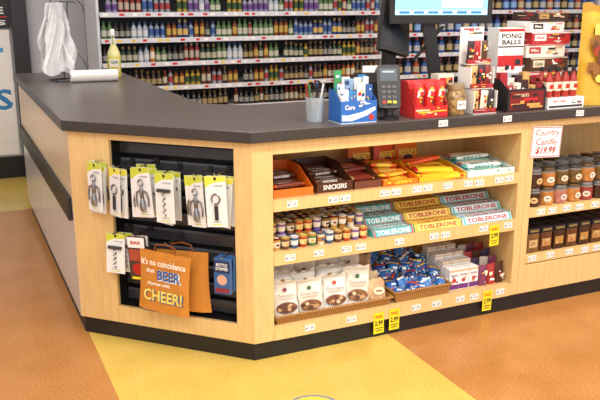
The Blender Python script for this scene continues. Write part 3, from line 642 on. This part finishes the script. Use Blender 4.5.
for z,y in ((0.0045,.018),(.1095,.048),(.2145,.078)):
    for r in range(2):
        if y+r*.03>.1: continue
        for c in range(3):
            col=random.choice(pc)
            b=MB().pouch(.037,.098,.02,mat(col,.35),stand=False,n=5,nv=6); b.art(.03,.07,(0,-.010,.05),['#f4ecd8','#c8282c','#3a2a22','#d8a050','#f0c83a'],6,off=.001)
            mk(b,'snack_packet',loc=(1.057+c*.04,y+r*.03,T+z),rot=(0,rnd(-.08,.08),rnd(-.12,.12)),smooth=True,label='small printed snack packet standing in tiered rack',cat='snack packet',group='packets in the tiered rack')
b=MB().box(0,.14,0,.09,0,.36,WHITE); b.text('PONG\nBALLS',.11,.05,(.07,0,.31),mat('#1c1c20',.4)); b.rect(.14,.012,(.07,0,.35),RED); b.rect(.14,.05,(.07,0,.21),RED); b.rect(.12,.09,(.07,0,.11),mat('#b8c4cc',.4)); b.rect(.14,.006,(.07,0,.275),mat('#1c1c20',.4)); b.art(.13,.12,(.07,-.0005,.2),['#ffffff','#c8282c','#2a2a30','#e8d8b0'],9)
for i in range(3): b.disc(.012,(.035+.035*i,-.001,.25),mat('#d8d8d4',.4))
mk(b,'game_box',loc=(1.285,.17,T),rot=-.05,label='tall white party game box with black lettering',cat='box')
E=empty('computer_monitor',loc=(1.16,.47,T),rot=-.34,label='black checkout monitor with pale cyan screen on a stand',cat='monitor')
mk(MB().prism([(-.12,-.08),(.12,-.08),(.13,.08),(-.13,.08)],'z',0,.015,BLACK),'base',parent=E,bevel=.004)
mk(MB().prism([(-.02,.015),(.04,.015),(-.04,.5),(-.10,.5)],'y',.0,.03,DARK).box(-.12,.04,.0,.03,.42,.52,DARK).prism([(-.12,.2),(-.10,.2),(.04,.36),(.02,.36)],'y',.031,.04,DARK),'stand',parent=E)
b=MB().box(-.25,.25,-.03,-.001,.375,.72,BLACK); b.rect(.45,.28,(0,-.03,.555),mat('#8fdcec',.3,emit=.55,var=.02)); b.rect(.45,.02,(0,-.031,.427),mat('#c8e8f4',.3,emit=.5,var=.02)); b.rect(.2,.16,(.1,-.031,.53),mat('#e8f6fa',.3,emit=.5))
for i in range(6): b.rect(.05,.012,(-.18+.07*i,-.032,.427),mat('#3a88c0',.3,emit=.4))
mk(b,'screen',parent=E,label='lit pale cyan display with thick black bezel')
E=empty('customer_display',loc=(.93,.55,T),rot=.25,label='black register display turned sideways on the counter',cat='display')
mk(MB().prism([(-.08,-.07),(.08,-.07),(.08,.07),(-.08,.07)],'z',0,.012,BLACK),'base',parent=E)
mk(MB().prism([(-.02,.012),(.02,.012),(.02,.3),(-.02,.3)],'x',-.03,.03,BLACK),'stand',parent=E)
b=MB(); b.M=Matrix.Translation((0,-.03,.235))@Matrix.Rotation(math.radians(-20),4,'X')@Matrix.Rotation(.25,4,'Y'); b.prism([(-.10,0),(.09,.0),(.11,.27),(-.05,.27)],'y',-.015,.015,BLACK); b.prism([(-.08,.02),(.075,.02),(.093,.25),(-.04,.25)],'y',-.0165,-.015,mat('#20262c',.2))
mk(b,'screen',parent=E,label='dark tilted display panel')
b=tray(.215,.12,.14,.10,mat('#1c181a',.4),mat('#5a1a1a',.5)); b.rect(.19,.08,(.1075,0,.05),mat('#7a1418',.4)); b.text('HOT NUTS',.08,.014,(.075,-.0006,.072),mat('#e8d8b0',.4)); b.art(.18,.07,(.1075,-.0008,.045),['#d8a050','#e8d8b0','#3a1216','#c8282c','#1c181a'],14)
mk(b,'display_box',loc=(1.215,-.005,T),label='black and dark red counter display carton',cat='display box')
for i in range(10):
    h=.11+.012*(i%3)+.03*(i//5)
    b=MB().box(-.019,.019,0,.03,0,h,mat(['#a8242a','#e4dcd0','#3a1a18','#c8a060','#7a1a1c'][i%5],.4)); b.art(.034,h*.6,(0,0,h*.65),['#f0e0c0','#a8242a','#d8b060','#5a1a18','#ffffff'],7)
    mk(b,'snack_box',loc=(1.238+(i%5)*.042,.015+(i//5)*.045,T+.0035),rot=rnd(-.05,.05),label='narrow snack box standing in dark display carton',cat='box',group='boxes in the dark carton')
b=MB().box(0,.215,0,.13,0,.05,WHITE); b.rect(.20,.010,(.1075,0,.01),mat('#2a2a30',.4)); b.text('GIFT CARDS',.08,.009,(.07,0,.034),RED); b.art(.08,.03,(.16,0,.03),['#8a9098','#c8282c','#2a2a30'],6)
mk(b,'flat_carton',loc=(1.445,-.005,T),label='low white carton with red lettering on counter',cat='carton')
bt=MB().lathe([(.018,0),(.02,.005),(.02,.03),(.0205,.03),(.0205,.07),(.02,.07),(.018,.085),(.008,.108),(.008,.116),(.010,.116),(.010,.134)],lambda i,j: mat('#f0e4d0',.4) if i==3 else (mat('#1c1c1c',.4) if i>=9 else mat('#a83228',.25)),seg=12); bt.rect(.022,.02,(0,-.0208,.05),mat('#c02a24',.4),off=.001)
src=None
for i in range(8):
    loc=(1.472+(i%4)*.048,.03+(i//4)*.05,T+.0505)
    if src is None: src=mk(bt,'shot_bottle',loc=loc,smooth=True,label='small red bottle with cream label on a white carton',cat='bottle',group='small red bottles on the counter')
    else: dup(src,loc)
z=T
for i,(h,c,c2,tx,w) in enumerate(((.085,'#2a2022','#a8242a','SALTED',.25),(.07,'#f0eee8','#c8282a','Shots',.24),(.065,'#5a3a2a','#e8d8b8','Cocoa',.24),(.06,'#e9e2d4','#b82a2e','Mix',.22),(.055,'#b82a2e','#f2f2f2','Hot',.23),(.05,'#f2f2f2','#3a2a24','Mints',.21),(.04,'#3a2620','#c8a060','Dark',.2))):
    b=MB().box(-w/2,w/2,0,.16,0,h,mat(c,.4)); b.rect(w*.3,h*.5,(-w*.28,0,h*.55),mat(c2,.4)); b.text(tx,w*.2,h*.25,(-w*.28,-.0006,h*.55),mat(c,.4)); b.art(w*.55,h*.9,(w*.18,-.0004,h*.5),['#c8b090','#3a3034','#c8282c','#f4f0e8','#8a5a3a','#f0c83a'],11); b.rect(w,h*.08,(0,0,h*.94),mat(c2,.4))
    b.art(.14,h*.8,(-w/2,.08,h*.5),['#c8b090','#c8282c','#f4f0e8'],5,ex=(0,-1,0),ey=(0,0,1))
    mk(b,'stacked_carton',loc=(1.575+.014*(-1)**i,.165,z),rot=rnd(-.08,.08),label='printed retail carton in a stack on the counter',cat='carton',group='stack of cartons on the counter'); z+=h+.0005
b=MB().pouch(.25,.47,.09,lambda v,j: mat('#d9ac34',.28,var=.12) if v<.9 else mat('#b88a20',.28),wr=.009,n=11,nv=12,gather=.05); b.text('Popcorn',.16,.035,(0,-.037,.34),mat('#3a2010',.4),off=.010); b.disc(.07,(0,-.043,.16),mat('#8a5a24',.4,var=.5,scale=60),off=.010,ry=.065); b.art(.2,.34,(0,-.04,.22),['#8a5a24','#f4e4a8','#3a2010','#a83a20','#f0d060','#6a4018'],26,off=.0105)
mk(b,'popcorn_bag',loc=(1.80,.055,T),rot=-.2,smooth=True,label='large gold stand-up snack bag on the counter',cat='snack bag')
b=MB().lathe([(.11,0),(.11,.001)],mat('#5a7aa8',.35),seg=40); b.disc(.100,(0,0,.001),mat('#e8cc48',.35),ex=(1,0,0),ey=(0,1,0)); b.disc(.072,(0,0,.0014),mat('#6a86b0',.35),ex=(1,0,0),ey=(0,1,0)); b.text('6 FEET',.10,.04,(0,0,.002),WHITE,ex=(1,0,0),ey=(0,1,0))
mk(b,'floor_sticker',loc=(.055,-.452,.0005),label='round blue and yellow floor decal',cat='sticker')
# ================================================================ LIGHTS
def area(x,y,z,sx,sy,p,rot=(0,0,0),col=(1,.98,.95)):
    l=bpy.data.lights.new('ceiling_light','AREA'); l.shape='RECTANGLE'; l.size=sx; l.size_y=sy; l.energy=p; l.color=col
    o=bpy.data.objects.new('ceiling_light',l); COL.objects.link(o); o.location=(x,y,z); o.rotation_euler=rot
for x in (-1.6,.8,3.2):
    for y,e in ((-3.4,50),(-1.4,46),(1.9,24)): area(x,y,2.95,1.6,.5,e)
w=bpy.data.worlds.new('w'); sc.world=w; w.use_nodes=True
w.node_tree.nodes['Background'].inputs[0].default_value=(.98,.98,1,1); w.node_tree.nodes['Background'].inputs[1].default_value=1.25
# ================================================================ CAMERA
cam=bpy.data.cameras.new('cam'); co=bpy.data.objects.new('cam',cam); COL.objects.link(co); sc.camera=co
cam.sensor_width=36; cam.lens=770/600*36
co.location=(-1.04,-2.731,1.45)
a=math.radians(24.5); p=math.radians(14.56)
co.rotation_euler=(math.pi/2-p,0,-a)
